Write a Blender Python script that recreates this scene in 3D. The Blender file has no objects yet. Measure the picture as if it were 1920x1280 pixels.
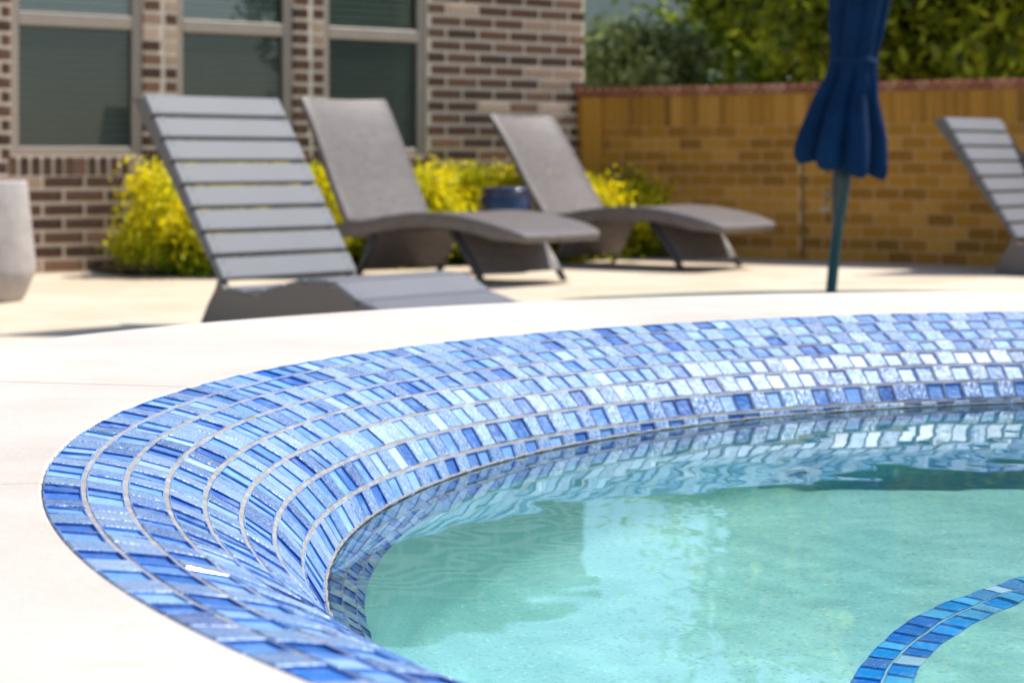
import bpy, bmesh, math, random
import numpy as np
from mathutils import Vector, Matrix
random.seed(7); RNG = np.random.default_rng(7)
scene = bpy.context.scene
C = scene.collection

# ------------------------------------------------------------------ camera
FPX, HZ, EYE = 3700.0, 302.0, 0.61          # focal length in px of the 1920 px photo, horizon row, eye height
cam = bpy.data.cameras.new('camera')
camo = bpy.data.objects.new('camera', cam); C.objects.link(camo)
camo.location = (0, 0, EYE); camo.rotation_euler = (math.radians(90), 0, 0)
cam.sensor_width = 36; cam.lens = 36 * FPX / 1920
cam.shift_y = -(640 - HZ) / 1920
cam.clip_start = 0.05; cam.clip_end = 900
cam.dof.use_dof = True; cam.dof.focus_distance = 1.42; cam.dof.aperture_fstop = 12.5
cam.dof.aperture_blades = 9
scene.camera = camo

# ------------------------------------------------------------------ light
SUN = Vector((0.50, 0.24, 0.83)).normalized()
w = bpy.data.worlds.new('World'); scene.world = w; w.use_nodes = True
wn = w.node_tree.nodes; wl = w.node_tree.links
sky = wn.new('ShaderNodeTexSky'); sky.sky_type = 'NISHITA'; sky.sun_disc = False
sky.sun_elevation = math.asin(SUN.z); sky.sun_rotation = math.atan2(SUN.x, SUN.y)
sky.air_density = 1.0; sky.dust_density = 0.6; sky.ozone_density = 1.0
wl.new(sky.outputs[0], wn['Background'].inputs[0]); wn['Background'].inputs[1].default_value = 0.13
sl = bpy.data.lights.new('sun', 'SUN'); sl.energy = 4.6; sl.angle = math.radians(0.53); sl.color = (1, .955, .89)
so = bpy.data.objects.new('sun', sl); C.objects.link(so)
so.rotation_euler = SUN.to_track_quat('Z', 'Y').to_euler()
so.location = (6, 1, 10)
try: sl.cycles.is_caustics_light = True
except Exception as e: print('caustics light', e)
scene.view_settings.view_transform = 'Standard'; scene.view_settings.look = 'None'
scene.view_settings.exposure = 0.46; scene.view_settings.gamma = 1.0
scene.render.engine = 'CYCLES'
cy = scene.cycles
cy.use_denoising = True; cy.sample_clamp_indirect = 6; cy.max_bounces = 10; cy.transmission_bounces = 8
cy.caustics_reflective = False; cy.caustics_refractive = True; cy.transparent_max_bounces = 12

# ------------------------------------------------------------------ material helpers
def lin(r, g, b):
    f = lambda c: ((c/255+.055)/1.055)**2.4 if c > 10 else c/255/12.92
    return (f(r), f(g), f(b), 1)
class NT:
    def __init__(s, name):
        s.m = bpy.data.materials.new(name); s.m.use_nodes = True
        s.n = s.m.node_tree.nodes; s.l = s.m.node_tree.links; s.p = s.n['Principled BSDF']
        s.tc = None
    def coord(s, kind='Object'):
        if s.tc is None: s.tc = s.n.new('ShaderNodeTexCoord')
        return s.tc.outputs[kind]
    def noise(s, scale, detail=4, rough=.55, vec=None, dist=0):
        t = s.n.new('ShaderNodeTexNoise'); t.inputs['Scale'].default_value = scale
        t.inputs['Detail'].default_value = detail; t.inputs['Roughness'].default_value = rough
        t.inputs['Distortion'].default_value = dist
        s.l.new(vec or s.coord(), t.inputs['Vector']); return t.outputs['Fac']
    def ramp(s, fac, stops, interp='LINEAR'):
        r = s.n.new('ShaderNodeValToRGB'); r.color_ramp.interpolation = interp
        el = r.color_ramp.elements
        while len(el) < len(stops): el.new(.5)
        for e, (p, c) in zip(el, stops): e.position = p; e.color = c if len(c) == 4 else (*c, 1)
        s.l.new(fac, r.inputs[0]); return r.outputs[0]
    def mix(s, a, b, fac, mode='MIX'):
        x = s.n.new('ShaderNodeMix'); x.data_type = 'RGBA'; x.blend_type = mode
        for v, i in ((fac, 0), (a, 6), (b, 7)):
            if hasattr(v, 'is_linked') or hasattr(v, 'links'): s.l.new(v, x.inputs[i])
            else: x.inputs[i].default_value = v
        return x.outputs[2]
    def bump(s, h, strength=.3, dist=.01, normal=None):
        b = s.n.new('ShaderNodeBump'); b.inputs['Strength'].default_value = strength
        b.inputs['Distance'].default_value = dist; s.l.new(h, b.inputs['Height'])
        if normal: s.l.new(normal, b.inputs['Normal'])
        s.l.new(b.outputs[0], s.p.inputs['Normal']); return b.outputs[0]
    def math(s, op, a, b=0.0):
        x = s.n.new('ShaderNodeMath'); x.operation = op
        for v, i in ((a, 0), (b, 1)):
            if hasattr(v, 'links'): s.l.new(v, x.inputs[i])
            else: x.inputs[i].default_value = v
        return x.outputs[0]
    def base(s, col):
        if hasattr(col, 'links'): s.l.new(col, s.p.inputs['Base Color'])
        else: s.p.inputs['Base Color'].default_value = col
    def set(s, **k):
        for a, v in k.items(): s.p.inputs[a.replace('_', ' ')].default_value = v
        return s
    def attr(s, name):
        a = s.n.new('ShaderNodeAttribute'); a.attribute_name = name; return a.outputs['Color']
    def objrand(s):
        a = s.n.new('ShaderNodeObjectInfo'); return a.outputs['Random']

def plain(name, col, rough=.5, var=.12, scale=12, bump=0, **k):
    t = NT(name); f = t.noise(scale)
    d = tuple(c*(1-var) for c in col[:3]); h = tuple(min(1, c*(1+var)) for c in col[:3])
    t.base(t.ramp(f, [(.3, d), (.7, h)])); t.set(Roughness=rough, **k)
    if bump: t.bump(t.noise(scale*8), bump, .002)
    return t.m

# stone of the spa coping
t = NT('coping_stone'); v = t.coord()
c1 = t.ramp(t.noise(3.5, 6, .6), [(.3, (.50, .445, .390)), (.5, (.565, .515, .462)), (.72, (.60, .56, .512))])
mp = t.n.new('ShaderNodeMapping'); mp.inputs['Scale'].default_value = (3, 30, 8); t.l.new(v, mp.inputs[0])
c2 = t.mix(c1, (.42, .345, .28, 1), t.ramp(t.noise(2.2, 6, .65, mp.outputs[0]), [(.58, (0, 0, 0)), (.8, (.55, .55, .55))]))
c3 = t.mix(c2, (.34, .28, .22, 1), t.ramp(t.noise(160, 2, .5), [(.70, (0, 0, 0)), (.8, (.6, .6, .6))]))
c4 = t.mix(c3, t.ramp(t.objrand(), [(0, (1.0, 1.0, .97)), (.5, (1.0, .975, .95)), (1, (.96, .955, .93))]), 1.0, 'MULTIPLY')
c5 = t.mix(c4, (.40, .33, .27, 1), t.ramp(t.noise(34, 7, .7, dist=.8), [(.60, (0, 0, 0)), (.76, (.32, .32, .32))]))
t.base(c5); t.set(Roughness=.72); t.bump(t.noise(130, 5, .7), .45, .0018)
M_COPE = t.m
t = NT('deck_stone')
c1 = t.ramp(t.noise(1.3, 6, .62), [(.3, (.52, .40, .27)), (.5, (.60, .49, .36)), (.7, (.67, .57, .45))])
c2 = t.mix(c1, (.42, .28, .15, 1), t.ramp(t.noise(2.6, 5, .6, dist=1.5), [(.56, (0, 0, 0)), (.75, (.5, .5, .5))]))
t.base(c2); t.set(Roughness=.8); t.bump(t.noise(90, 3), .3, .003)
M_DECK = t.m
M_JOINT = plain('joint_sand', (.50, .42, .33, 1), .9, .1, 60)
t = NT('grout'); t.base(t.ramp(t.noise(60, 5, .65), [(.3, (.20, .185, .17)), (.55, (.31, .29, .275)), (.75, (.42, .40, .38))]))
t.set(Roughness=.85); t.bump(t.noise(420, 3), .5, .0008); M_GROUT = t.m
t = NT('waterline_scale'); t.base(t.ramp(t.noise(300, 4, .7), [(.35, (.16, .14, .125)), (.6, (.40, .38, .36))]))
t.set(Roughness=.6); t.bump(t.noise(500, 4, .7), .8, .002); M_SCALE = t.m

# plain glass tile: colour from the tile attribute, streaks inside the glass, clear glossy face
t = NT('glass_tile'); a = t.attr('tile_col'); v = t.coord()
mp = t.n.new('ShaderNodeMapping'); mp.inputs['Scale'].default_value = (38, 60, 38); t.l.new(v, mp.inputs[0])
f = t.noise(1.0, 3, .55, mp.outputs[0], dist=1.2)
st = t.mix(a, (.56, .72, .93, 1), t.ramp(f, [(.48, (0, 0, 0)), (.78, (.40, .40, .40))]))
t.base(t.mix(st, t.mix(a, (.40, .58, .85, 1), 1.0, 'MULTIPLY'), t.ramp(f, [(.25, (.45, .45, .45)), (.45, (0, 0, 0))])))
t.set(Roughness=.45, Specular_IOR_Level=.25, Coat_Weight=.25, Coat_Roughness=.34, Coat_IOR=1.4)
t.bump(t.noise(170, 2, .5), .7, .002)
M_GLASS = t.m
# glitter tile: fine metallic flakes with their own facets under the glaze
t = NT('glitter_tile'); a = t.attr('tile_col'); v = t.coord()
vo = t.n.new('ShaderNodeTexVoronoi'); vo.inputs['Scale'].default_value = 800; t.l.new(v, vo.inputs['Vector'])
vo2 = t.n.new('ShaderNodeTexVoronoi'); vo2.inputs['Scale'].default_value = 2300; t.l.new(v, vo2.inputs['Vector'])
sep = t.n.new('ShaderNodeSeparateColor'); t.l.new(vo.outputs['Color'], sep.inputs[0])
pal = t.mix(a, (.60, .73, .92, 1), t.ramp(sep.outputs[1], [(.35, (0, 0, 0)), (1, (.5, .5, .5))]))
blot = t.ramp(t.noise(95, 4, .6), [(.35, (.72, .72, .72)), (.7, (1.0, 1.0, 1.0))])
t.base(t.mix(pal, blot, 1.0, 'MULTIPLY'))
geo = t.n.new('ShaderNodeNewGeometry')
def addfacet(src, col, k):
    s1 = t.n.new('ShaderNodeVectorMath'); s1.operation = 'SUBTRACT'; s1.inputs[1].default_value = (.5, .5, .5); t.l.new(col, s1.inputs[0])
    s2 = t.n.new('ShaderNodeVectorMath'); s2.operation = 'SCALE'; s2.inputs['Scale'].default_value = k; t.l.new(s1.outputs[0], s2.inputs[0])
    s3 = t.n.new('ShaderNodeVectorMath'); s3.operation = 'ADD'; t.l.new(s2.outputs[0], s3.inputs[0]); t.l.new(src, s3.inputs[1])
    return s3.outputs[0]
nn = addfacet(addfacet(geo.outputs['Normal'], vo.outputs['Color'], .6), vo2.outputs['Color'], .3)
nz = t.n.new('ShaderNodeVectorMath'); nz.operation = 'NORMALIZE'; t.l.new(nn, nz.inputs[0])
t.l.new(nz.outputs[0], t.p.inputs['Normal'])
t.set(Metallic=.12, Roughness=.40, Coat_Weight=.4, Coat_Roughness=.09)
M_GLIT = t.m

# plaster inside the spa: aqua aggregate finish
t = NT('pool_plaster')
c1 = t.ramp(t.noise(4, 5, .6), [(.3, (.24, .60, .56)), (.7, (.37, .75, .72))])
c2 = t.mix(c1, (.15, .40, .40, 1), t.ramp(t.noise(230, 2, .5), [(.56, (0, 0, 0)), (.68, (.55, .55, .55))]))
c3 = t.mix(c2, (.66, .86, .74, 1), t.ramp(t.noise(190, 2, .5, dist=.4), [(.60, (0, 0, 0)), (.70, (.5, .5, .5))]))
t.base(c3); t.set(Roughness=.7); M_PLAST = t.m
# water: clear refracting surface
t = NT('water'); t.n.remove(t.p)
g = t.n.new('ShaderNodeBsdfGlass'); g.inputs['IOR'].default_value = 1.333; g.inputs['Roughness'].default_value = 0.0
g.inputs['Color'].default_value = (.93, .985, .98, 1)
t.l.new(g.outputs[0], t.n['Material Output'].inputs['Surface']); M_WATER = t.m

# ------------------------------------------------------------------ object helpers
def link(o, parent=None):
    C.objects.link(o)
    if parent is not None: o.parent = parent
    return o
def mesh_obj(name, verts, faces, mat, parent=None, smooth=False):
    me = bpy.data.meshes.new(name); me.from_pydata([tuple(v) for v in verts], [], faces); me.update()
    for m in (mat if isinstance(mat, (list, tuple)) else [mat]): me.materials.append(m)
    if smooth: me.polygons.foreach_set('use_smooth', [True]*len(me.polygons))
    return link(bpy.data.objects.new(name, me), parent)
def bm_obj(name, bm, mat, parent=None, smooth=False, loc=None):
    me = bpy.data.meshes.new(name); bm.to_mesh(me); bm.free()
    for m in (mat if isinstance(mat, (list, tuple)) else [mat]): me.materials.append(m)
    if smooth: me.polygons.foreach_set('use_smooth', [True]*len(me.polygons))
    o = link(bpy.data.objects.new(name, me), parent)
    if loc is not None: o.location = loc
    return o
def empty(name, loc=(0, 0, 0), rz=0, label=None, cat=None, group=None):
    o = bpy.data.objects.new(name, None); C.objects.link(o); o.location = loc; o.rotation_euler = (0, 0, rz)
    o.empty_display_size = .1
    tag(o, label, cat, group); return o
def tag(o, label=None, cat=None, group=None, kind=None):
    if label: o['label'] = label
    if cat: o['category'] = cat
    if group: o['group'] = group
    if kind: o['kind'] = kind
    return o
def box(bm, x0, x1, y0, y1, z0, z1, bevel=0.0, mtx=None):
    r = bmesh.ops.create_cube(bm, size=1.0)['verts']
    for v in r:
        v.co = Vector((x0+(v.co.x+.5)*(x1-x0), y0+(v.co.y+.5)*(y1-y0), z0+(v.co.z+.5)*(z1-z0)))
    if bevel:
        es = list({e for v in r for e in v.link_edges})
        r = bmesh.ops.bevel(bm, geom=es, offset=bevel, segments=1, affect='EDGES')['verts']
        r = list(set(r))
    if mtx is not None: bmesh.ops.transform(bm, matrix=mtx, verts=r)
    return r
def boxm(name, dims, mat, parent=None, bevel=0.0, smooth=False):
    bm = bmesh.new(); box(bm, *dims, bevel=bevel); return bm_obj(name, bm, mat, parent, smooth)
def tube(bm, pts, radii, seg=12, cap=True):
    pts = [Vector(p) for p in pts]; rings = []
    for i, p in enumerate(pts):
        d = (pts[min(i+1, len(pts)-1)]-pts[max(i-1, 0)]).normalized()
        a = d.orthogonal().normalized() if abs(d.z) < .95 else Vector((1, 0, 0))
        a = (a - d*a.dot(d)).normalized(); b = d.cross(a)
        rings.append([bm.verts.new(p+(a*math.cos(q)+b*math.sin(q))*radii[i]) for q in [2*math.pi*k/seg for k in range(seg)]])
    for r0, r1 in zip(rings, rings[1:]):
        for k in range(seg): bm.faces.new((r0[k], r0[(k+1) % seg], r1[(k+1) % seg], r1[k]))
    if cap: bm.faces.new(list(reversed(rings[0]))); bm.faces.new(rings[-1])
def lathe(bm, prof, seg=48, cx=0, cy=0, closed=False):
    rings = []
    for r, z in prof:
        rings.append([bm.verts.new((cx+r*math.cos(2*math.pi*k/seg), cy+r*math.sin(2*math.pi*k/seg), z)) for k in range(seg)])
    for a, b in zip(rings, rings[1:]):
        for k in range(seg): bm.faces.new((a[k], a[(k+1) % seg], b[(k+1) % seg], b[k]))
    return rings
def proj(p):           # world point -> pixel of the 1920x1280 photograph
    return 960+p[0]/p[1]*FPX, HZ-(p[2]-EYE)/p[1]*FPX

# ------------------------------------------------------------------ ground, deck, pool
SX, SY, SR, SO = .855, 1.472, 1.174, 1.585       # spa centre, tile edge radius, coping radius
ZC = .41                                          # coping top
ZW = ZC-.1035                                      # water level of the spa
pool_pts = [(.21, 8.71), (.578, 9.03), (.907, 9.19), (1.25, 9.30), (1.86, 9.33), (2.35, 9.16), (3.1, 8.75), (3.9, 8.0), (4.4, 7.0),
            (4.5, 6.0), (4.2, 5.0), (3.6, 4.2), (2.8, 3.7), (2.1, 3.65), (1.6, 4.0), (1.35, 4.8), (1.25, 5.8), (1.05, 6.8), (.6, 7.5), (.2, 8.1)]
def smooth_loop(pts, n=6):
    out = []; N = len(pts)
    for i in range(N):
        p0, p1, p2, p3 = [Vector((*pts[(i+k-1) % N], 0)) for k in range(4)]
        for j in range(n):
            u = j/n
            q = .5*((2*p1)+(p2-p0)*u+(2*p0-5*p1+4*p2-p3)*u*u+(3*p1-p0-3*p2+p3)*u**3)
            out.append((q.x, q.y))
    return out
POOL = smooth_loop(pool_pts)
DX0, DX1, DY0, DY1 = -7.0, 8.0, -4.0, 14.5
bm = bmesh.new()
def loop(bm, pts, z):
    vs = [bm.verts.new((x, y, z)) for x, y in pts]
    return [bm.edges.new((vs[i], vs[(i+1) % len(vs)])) for i in range(len(vs))]
es = loop(bm, [(DX0, DY0), (DX1, DY0), (DX1, DY1), (DX0, DY1)], 0) + loop(bm, POOL, 0)
es += loop(bm, [(SX+1.50*math.cos(q), SY+1.50*math.sin(q)) for q in [2*math.pi*k/64 for k in range(64)]], 0)
bmesh.ops.triangle_fill(bm, use_beauty=True, use_dissolve=False, edges=es)
for f in bm.faces:
    if f.normal.z < 0: f.normal_flip()
tag(bm_obj('deck', bm, M_DECK), 'pale beige stone deck around the pool', kind='structure')
bm = bmesh.new(); G = 400
es = loop(bm, [(-G, -G), (G, -G), (G, G), (-G, G)], -.004)+loop(bm, [(DX0, DY0), (DX1, DY0), (DX1, DY1), (DX0, DY1)], -.004)
bmesh.ops.triangle_fill(bm, use_beauty=True, use_dissolve=False, edges=es)
for f in bm.faces:
    if f.normal.z < 0: f.normal_flip()
t = NT('lawn'); t.base(t.ramp(t.noise(.8, 6), [(.3, (.035, .07, .015)), (.7, (.08, .13, .03))])); t.set(Roughness=.9)
tag(bm_obj('ground', bm, t.m), 'green lawn beyond the deck', kind='structure')
# pool shell with dark waterline band, shelf floor, water
M_BAND = plain('waterline_tile', lin(28, 62, 74), .25, .3, 60)
pn = len(POOL)
bm = bmesh.new()
lv = [[bm.verts.new((x, y, z)) for x, y in POOL] for z in (.0, -.03, -.17, -.42)]
for k, (a, b) in enumerate(zip(lv, lv[1:])):
    for i in range(pn):
        f = bm.faces.new((a[i], b[i], b[(i+1) % pn], a[(i+1) % pn])); f.material_index = [0, 1, 2][k]
es = [bm.edges.get((lv[-1][i], lv[-1][(i+1) % pn])) for i in range(pn)]
for f in bmesh.ops.triangle_fill(bm, use_beauty=True, edges=es)['geom']:
    if isinstance(f, bmesh.types.BMFace):
        f.material_index = 2
        if f.normal.z < 0: f.normal_flip()
tag(bm_obj('pool_shell', bm, [M_DECK, M_BAND, M_PLAST]), 'shallow pool shell with dark waterline band behind the spa', kind='structure')
bm = bmesh.new()
bmesh.ops.triangle_fill(bm, use_beauty=True, edges=loop(bm, [(x, y) for x, y in POOL], -.085))
for f in bm.faces:
    if f.normal.z < 0: f.normal_flip()
pw = tag(bm_obj('pool_water', bm, M_WATER, smooth=True), 'still pool water behind the spa', kind='structure')

# ------------------------------------------------------------------ the raised spa
spa = empty('spa', (SX, SY, 0), 0, 'round raised spa with cream stone coping and rolled blue glass mosaic rim', 'spa')
# the rim was laid by hand: it rolls over sooner on the far side than on the near side
PN = [(1.174, .0012), (1.148, .0045), (1.122, .0092), (1.0961, .0165), (1.0713, .0275), (1.0470, .0405), (1.0245, .0560), (1.0050, .0775), (.9890, .1020), (.976, .1255), (.966, .150), (.959, .175)]
PF = [(1.174, .0012), (1.1495, .0098), (1.126, .0201), (1.1025, .0304), (1.0795, .0418), (1.0585, .0574), (1.041, .0761), (1.029, .0971), (1.023, .1225), (1.021, .1485), (1.020, .1745), (1.020, .2005)]
FARD = Vector((SX, SY)).normalized()
NROW = len(PN)-1
def far_w(q):
    u = min(1, max(0, (math.cos(q)*FARD.x+math.sin(q)*FARD.y+.80)/1.6)); return u*u*(3-2*u)
def PR(k, q):
    w_ = far_w(q); return PN[k][0]+(PF[k][0]-PN[k][0])*w_, ZC-(PN[k][1]+(PF[k][1]-PN[k][1])*w_)
def pol(r, z, q): return Vector((r*math.cos(q), r*math.sin(q), z))
def polar_mesh(bm, fn, n, seg):
    """fn(i, q) -> (r, z); rings i = 0..n-1"""
    rings = [[bm.verts.new(pol(*fn(i, 2*math.pi*k/seg), 2*math.pi*k/seg)) for k in range(seg)] for i in range(n)]
    for a, b in zip(rings, rings[1:]):
        for k in range(seg): bm.faces.new((a[k], b[k], b[(k+1) % seg], a[(k+1) % seg]))
    return rings
BED = .0026          # the bed lies this far under the tile faces
def rnorm(k, q):     # section normal (r, z) of row k at azimuth q
    r0, z0 = PR(k, q); r1, z1 = PR(k+1, q); L = math.hypot(r1-r0, z1-z0); return (z1-z0)/L, -(r1-r0)/L
bm = bmesh.new()
def bedf(i, q):
    if i == 0: return SR+.03, ZC-.006
    r, z = PR(i-1, q); nr_, nz_ = rnorm(min(i-1, NROW-1), q); return r-nr_*BED, z-nz_*BED
polar_mesh(bm, bedf, NROW+2, 270)
rim_o = bm_obj('rolled_rim', bm, M_GROUT, spa, smooth=True)
# scale line where the water meets the tiles
bm = bmesh.new(); seg = 720; rings = []
def water_r(q, dz=0):
    for k in range(NROW):
        r0, z0 = PR(k, q); r1, z1 = PR(k+1, q)
        if z1 <= ZW+dz <= z0: return r0+(r1-r0)*(z0-ZW-dz)/(z0-z1)
    return PR(NROW, q)[0]
for k in range(seg):
    q = 2*math.pi*k/seg; j = .0005*math.sin(k*1.7)+random.uniform(-.0006, .0006); ring = []
    rc = water_r(q)-.0008
    for m in range(6):
        b = 2*math.pi*m/6; rr = .0017+j*.7
        ring.append(bm.verts.new(pol(rc+rr*math.cos(b), ZW+.0012+rr*.8*math.sin(b)+j*.6, q)))
    rings.append(ring)
for k in range(seg):
    for m in range(6): bm.faces.new((rings[k][m], rings[(k+1) % seg][m], rings[(k+1) % seg][(m+1) % 6], rings[k][(m+1) % 6]))
bm_obj('scale_line', bm, M_SCALE, rim_o, smooth=True)

# plaster shell: wall, bench, well
BZ, FZ = ZW-.50, ZW-.95
rb = 1.0
def shellf(i, q):
    r, z = PR(NROW, q)
    return [(r+.004, z+.004), (r+.006, z-.02), (r+.004, BZ+.06), (r-.012, BZ+.018), (r-.06, BZ), (.415, BZ), (.400, BZ-.012), (.396, BZ-.05), (.39, FZ+.08), (.37, FZ+.02), (.33, FZ), (.2, FZ-.008), (.001, FZ-.01)][i]
bm = bmesh.new(); polar_mesh(bm, shellf, 13, 160)
shell_o = bm_obj('plaster_shell', bm, M_PLAST, spa, smooth=True)
# outer wall of the raised spa
t = NT('spa_wall_stone'); t.base(t.ramp(t.noise(6, 6), [(.3, (.34, .28, .21)), (.7, (.52, .45, .36))])); t.set(Roughness=.85); t.bump(t.noise(40), .4, .01)
bm = bmesh.new(); lathe(bm, [(1.54, -.01), (1.54, ZC-.054)], 128)
bm_obj('outer_wall', bm, t.m, spa, smooth=True)
# coping stones
NST = 14; joint = .0004; off = .21
for k in range(NST):
    bm = bmesh.new(); a0 = 2*math.pi*k/NST+off; a1 = 2*math.pi*(k+1)/NST+off; n = 14
    pr = [(SR-.0008, ZC-.05), (SR-.0008, ZC-.0014), (SR+.0010, ZC), (SO-.014, ZC), (SO-.006, ZC-.003), (SO-.001, ZC-.010), (SO, ZC-.018), (SO, ZC-.05)]
    dz = random.uniform(-.0001, .0001)
    rings = []
    for i in range(n+1):
        rings.append([])
        for r, z in pr:
            jj = joint/r; q = a0+jj+(a1-a0-2*jj)*i/n
            rings[-1].append(bm.verts.new((r*math.cos(q), r*math.sin(q), z+dz)))
    m = len(pr)
    for a, b in zip(rings, rings[1:]):
        for j in range(m): bm.faces.new((a[j], b[j], b[(j+1) % m], a[(j+1) % m]))
    bm.faces.new(rings[0]); bm.faces.new(list(reversed(rings[-1])))
    bmesh.ops.recalc_face_normals(bm, faces=bm.faces)
    bm_obj('coping_stone', bm, M_COPE, spa)
bm = bmesh.new(); lathe(bm, [(SR+.012, ZC-.049), (SR+.004, ZC-.0003), (SO-.016, ZC-.0003), (SO-.02, ZC-.049)], 128)
bmesh.ops.recalc_face_normals(bm, faces=bm.faces)
bm_obj('joint_mortar', bm, plain('joint_mortar', (.54, .49, .44, 1), .9, .06, 40), spa)

# mosaic tiles -----------------------------------------------------------
CLEAR = [(lin(50, 98, 170), 3), (lin(84, 128, 190), 5), (lin(106, 148, 202), 7), (lin(130, 166, 210), 5), (lin(156, 184, 220), 1.6), (lin(36, 100, 172), 1.6)]
GLIT = [(lin(90, 130, 188), 4), (lin(112, 148, 198), 7), (lin(132, 163, 206), 5), (lin(150, 177, 214), 1.5), (lin(74, 112, 174), 2)]
def pick(tab):
    s = random.uniform(0, sum(x[1] for x in tab))
    for c, wgt in tab:
        s -= wgt
        if s <= 0: break
    j = random.uniform(.88, 1.12)
    return tuple(min(1, x*j*random.uniform(.96, 1.04)) for x in c[:3])
def tile_geo(P, n, kind, dep):
    """P: 4 corners (Vectors) counter-clockwise seen from outside, n outward normal. Returns verts, faces, part index (0 face, 1 side)"""
    c = sum(P, Vector())/4
    def ring(inset, h):
        out = []
        for p in P:
            d = c-p; L = d.length
            out.append(p+d*(inset*1.414/L)+n*h)
        return out
    if kind == 0:    # clear glass over a deep-set colour: thin lip, recessed face
        rs = [ring(0, -.0024), ring(.0001, .0009), ring(.0005, .0014), ring(.0010, .0013), ring(.0013, .0013-dep)]
    else:
        rs = [ring(0, -.0024), ring(.0001, .0008), ring(.0008, .0014)]
    vs = [v for r in rs for v in r]; fs = []; ix = []
    for k in range(len(rs)-1):
        for i in range(4):
            fs.append((k*4+i, k*4+(i+1) % 4, (k+1)*4+(i+1) % 4, (k+1)*4+i)); ix.append(1 if k >= 3 or k == 0 else 0)
    b = (len(rs)-1)*4; fs.append((b, b+1, b+2, b+3)); ix.append(0)
    return vs, fs, ix
tiles = []      # (centre, verts, faces, colours, kind)
AZURE = [(lin(4, 128, 226), 4), (lin(16, 156, 238), 5), (lin(90, 192, 244), 3), (lin(190, 226, 250), 1.8)]
def add_tile(P, n, kind=None, pal=None):
    if (P[1]-P[0]).cross(P[3]-P[0]).dot(n) < 0: P = [P[0], P[3], P[2], P[1]]
    kind = (0 if random.random() < .52 else 1) if kind is None else kind
    jit = Vector((random.uniform(-1, 1), random.uniform(-1, 1), random.uniform(-1, 1)))*.035
    n2 = (n+jit).normalized(); c = sum(P, Vector())/4
    P = [p - n2*((p-c).dot(n2)) + n*random.uniform(-.0001, .0001) for p in P]
    vs, fs, ix = tile_geo(P, n2, kind, random.uniform(.0012, .0018))
    col = pick(pal or (CLEAR if kind == 0 else GLIT))
    side = (col[0]*.5, col[1]*.62, col[2]*.80)  # sides and recess walls coloured deeper, standing in for shade inside the glass
    tiles.append((c, vs, fs, [col if i == 0 else side for i in ix], kind))
N = 270
jv = []; jf = []       # grout joints, a little below the tile faces
def jquad(p):
    b = len(jv); jv.extend(p); jf.append((b, b+1, b+2, b+3))
GH = .0004
for k in range(NROW):
    gr = .0014; gc = .0008; last = 0
    ws = RNG.uniform(.93, 1.07, N); ws = ws/ws.sum()*2*math.pi; q = random.random()
    for i in range(N):
        q0, q1 = q, q+ws[i]; q = q1; mid = (q0+q1)/2
        last = (1-last) if random.random() < .78 else last
        def edge(qq):
            (r0, z0), (r1, z1) = PR(k, qq), PR(k+1, qq); L = math.hypot(r1-r0, z1-z0); dr, dz = (r1-r0)/L, (z1-z0)/L
            return (r0+dr*gr, z0+dz*gr), (r1-dr*gr, z1-dz*gr), (r0, z0), (r1, z1)
        a0, b0, c0, d0 = edge(q0); a1, b1, c1, d1 = edge(q1)
        P = [pol(*a0, q0+gc/a0[0]), pol(*a1, q1-gc/a1[0]), pol(*b1, q1-gc/b1[0]), pol(*b0, q0+gc/b0[0])]
        nr_, nz_ = rnorm(k, mid); n = Vector((nr_*math.cos(mid), nr_*math.sin(mid), nz_))
        add_tile(P, n, last)
        g = n*GH; wj = .0011/a1[0]
        jquad([pol(*c1, q1-wj)+g, pol(*c1, q1+wj)+g, pol(*d1, q1+wj)+g, pol(*d1, q1-wj)+g])
for k in range(1, NROW+1):
    kk = min(k, NROW-1)
    for i in range(540):
        q0, q1 = 2*math.pi*i/540, 2*math.pi*(i+1)/540; c = []
        for qq, sg in ((q0, -1), (q1, -1), (q1, 1), (q0, 1)):
            r, z = PR(k, qq); rp, zp = PR(max(k-1, 0), qq); rn, zn = PR(min(k+1, NROW), qq); L = math.hypot(rn-rp, zn-zp); dr, dz = (rn-rp)/L, (zn-zp)/L
            hh = .0006; c.append(pol(r+dr*.0018*sg+dz*hh, z+dz*.0018*sg-dr*hh, qq))
        jquad(c)
jo = mesh_obj('grout_joints', jv, jf, M_GROUT, rim_o)
nrim = len(tiles)
for row in range(2):                    # bench trim, two rows let into the bench edge
    ra = .6035-row*.0262; nb = 140; ph = random.random()
    for i in range(nb):
        q0 = ph+2*math.pi*i/nb; q1 = ph+2*math.pi*(i+1)/nb
        P = [Vector((r*math.cos(q), r*math.sin(q), BZ+.0012)) for r, q in ((ra-.0012, q0+.0015), (ra-.0012, q1-.0015), (ra-.025, q1-.0015), (ra-.025, q0+.0015))]
        add_tile(P, Vector((0, 0, 1)), 0 if random.random() < .75 else 1, AZURE)
def area(tl):
    c = tl[0]+Vector((SX, SY, 0)); ps = []
    for v in tl[1][-4:]:
        p = v+Vector((SX, SY, 0))
        if p.y < .3: return 0
        ps.append(proj(p))
    cx = sum(p[0] for p in ps)/4; cy_ = sum(p[1] for p in ps)/4
    if not (-10 < cx < 1930 and 300 < cy_ < 1290): return 0
    A = abs(sum(ps[i][0]*ps[(i+1) % 4][1]-ps[(i+1) % 4][0]*ps[i][1] for i in range(4)))/2
    n = (tl[1][-3]-tl[1][-4]).cross(tl[1][-1]-tl[1][-4])
    if n.dot(Vector((0, 0, EYE))-c) < 0: return 0
    return A
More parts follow.
